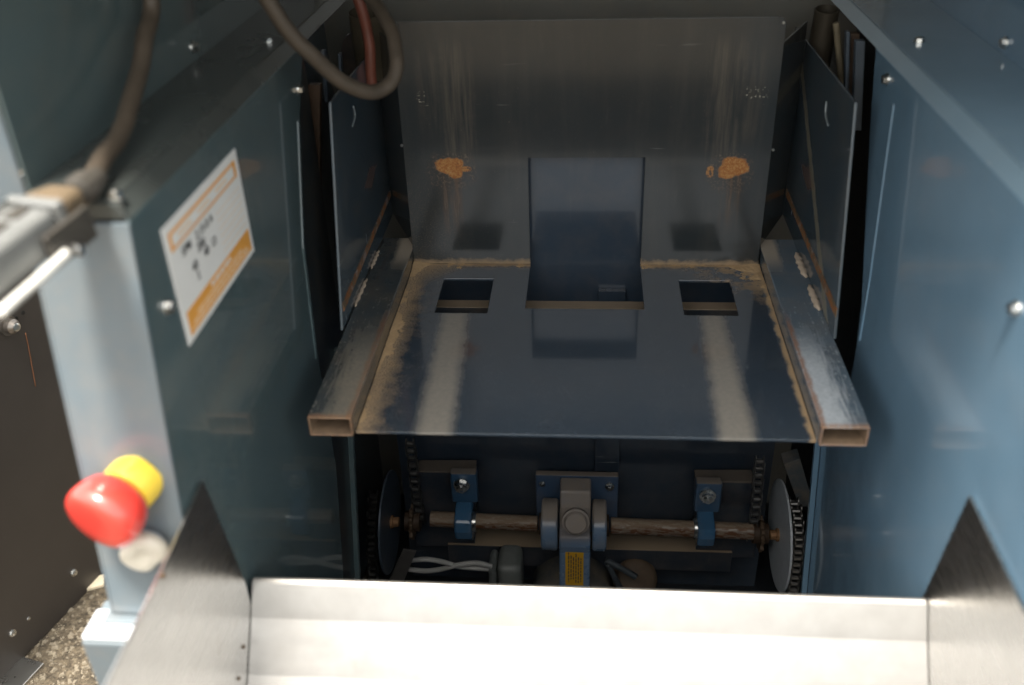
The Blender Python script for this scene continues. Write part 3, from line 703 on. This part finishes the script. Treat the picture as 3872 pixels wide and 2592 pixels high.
# chains: one link is a roller between two side plates
def link_mesh(name, wide):
    bm = bmesh.new()
    bmesh.ops.create_cone(bm, cap_ends=True, segments=10, radius1=.0052, radius2=.0052, depth=.0125, matrix=Matrix.Rotation(R(90), 4, 'Y'))
    for s in (-1, 1):
        xx = s*(.0085 if wide else .0068)
        for sg in (0,):
            vsb = []
            for dx in (-.0009, .0009):
                ring = []
                for i in range(10):
                    t = 2*math.pi*i/10; yy = .0060*math.cos(t); zz = .0060*math.sin(t)+(.0065 if math.sin(t) > 0 else -.0065)
                    ring.append(bm.verts.new((xx+dx, yy, zz)))
                vsb.append(ring)
            bm.faces.new(vsb[0]); bm.faces.new(vsb[1])
            for i in range(10): bm.faces.new((vsb[0][i], vsb[0][(i+1) % 10], vsb[1][(i+1) % 10], vsb[1][i]))
    bmesh.ops.recalc_face_normals(bm, faces=bm.faces)
    me = bpy.data.meshes.new(name); bm.to_mesh(me); bm.free(); me.materials.append(m_chain); return me
lks = (link_mesh('link_inner', False), link_mesh('link_outer', True))
def chain(path, label):
    P = spline(path, 40); c = thing('roller_chain', label, 'chain', P[-1], 'roller chains of the lift'); acc = 0; k = 0; last = P[0]
    for i in range(1, len(P)):
        acc += (P[i]-P[i-1]).length
        if acc >= .0150:
            acc = 0; d = (P[i]-P[i-1]).normalized()
            o = bpy.data.objects.new('link', lks[k % 2]); link(o, c); o.location = P[i]
            o.rotation_euler = (math.atan2(-d.y, d.z) if d.z > 0 else math.atan2(d.y, -d.z), 0, 0); k += 1
chain([at(936, 1000, 1, .40), at(944, 1060, 1, .40), at(952, 1130, 1, .39), at(962, 1190, 1, .385)], 'dark roller chain hanging beside the left bearing bracket')
chain([at(1738, 1040, 1, .40), at(1733, 1110, 1, .40), at(1727, 1170, 1, .39), at(1718, 1225, 1, .385)], 'dark roller chain hanging beside the right bearing bracket')
chain([at(858, 1120, 1, .37), at(853, 1170, 1, .365), at(850, 1230, 1, .36), at(853, 1300, 1, .36), at(860, 1380, 1, .36)], 'roller chain running behind the left guard disc')
chain([at(1810, 1135, 1, .37), at(1822, 1180, 1, .365), at(1826, 1240, 1, .36), at(1820, 1300, 1, .36), at(1808, 1390, 1, .36)], 'roller chain with shiny rollers running behind the right guard disc')
# toothed wheels at the shaft ends
def sprocket(px, py, y, label):
    c = at(px, py, 1, y); t_ = thing('sprocket', label, 'sprocket', c, 'chain sprockets')
    pts = []
    for i in range(44):
        r_ = .034 if i % 4 in (0, 1) else .028; a_ = 2*math.pi*i/44; pts.append((c.y+r_*math.cos(a_), c.z+r_*math.sin(a_)))
    prism('toothed_wheel', pts, 0, c.x-.003, c.x+.003, simple('sprocket_rust', (.10, .065, .04), .6, .4), t_, .0005)
    cyl('boss', (c.x-.014, c.y, c.z), (c.x+.014, c.y, c.z), .019, m_rustrod, t_)
sprocket(945, 1192, .385, 'rusty toothed sprocket at the left end of the shaft')
sprocket(1738, 1220, .385, 'rusty toothed sprocket at the right end of the shaft')
# strap, wires, capacitor, pulley
q = [at(*p, 1, .33) for p in ((922, 1258), (952, 1262), (905, 1375), (868, 1375))]
sb = prism('steel_strap', [(v.x, v.z) for v in q], 1, .33, .334, simple('dull_strap', (.16, .15, .14), .5, .6), bev=.0008)
tag(sb, 'dull grey flat steel strap leaning below the left guard disc', 'strap')
wm = simple('white_sleeve', (.42, .41, .39), .5)
for k, pts in enumerate((((935, 1282), (975, 1280), (1010, 1285), (1050, 1296), (1090, 1300), (1125, 1302)), ((935, 1303), (975, 1306), (1010, 1302), (1050, 1292), (1090, 1288), (1125, 1296)))):
    h_ = hose('white_wire', [at(*p, 1, .36+.006*(k if i < 3 else 1-k)) for i, p in enumerate(pts)], .0048, wm)
    tag(h_, ('upper of the two pale twisted wires left of the gearbox', 'lower of the two pale twisted wires left of the gearbox')[k], 'wire', 'twisted wires')
v = [at(*p, 1, .36) for p in ((1115, 1290), (1192, 1290), (1192, 1400), (1115, 1400))]
cp = thing('terminal_box', 'rounded grey terminal box at the end of the pale wires', 'box', (v[0].x, .36, v[2].z))
box('box_body', v[0].x+.018, v[1].x, .35, .42, v[2].z, v[0].z, simple('capacitor_grey', (.16, .17, .16), .45, var=.3), cp, .014).modifiers['b'].segments = 5
box('box_lid', v[0].x, v[0].x+.0165, .355, .415, v[2].z, v[0].z-.012, simple('capacitor_lid', (.13, .14, .135), .5, var=.3), cp, .008)
pc = at(1455, 1325, 1, .40)
pu = thing('dusty_pulley', 'brown dusty round cover right of the motor with two dark leads', 'pulley', pc)
lathe('cover', pc, (.15, -.75, .6), [(-.05, .040), (0, .041), (.006, .038), (.010, .030), (.011, .005)], simple('brown_dust_cover', (.10, .066, .04), .7, var=.5), pu, 32)
hose('lead', [at(1385, 1282, 1, .37), at(1420, 1300, 1, .365), at(1455, 1320, 1, .36)], .006, simple('lead_black', (.04, .048, .055), .45), pu)
hose('lead', [at(1390, 1290, 1, .372), at(1410, 1330, 1, .366), at(1440, 1390, 1, .36)], .006, simple('lead_black2', (.04, .048, .055), .45), pu)
# diagonal brace at the right of the compartment
q = [at(*p, 1, .42) for p in ((1792, 1062), (1830, 1050), (1862, 1160), (1828, 1160))]
bz = prism('diagonal_brace', [(v.x, v.z) for v in q], 1, .42, .45, paint('brace_paint', (.06, .075, .085), .35, .4), bev=.001)
tag(bz, 'grey slanted brace plate above the right guard disc', 'brace')
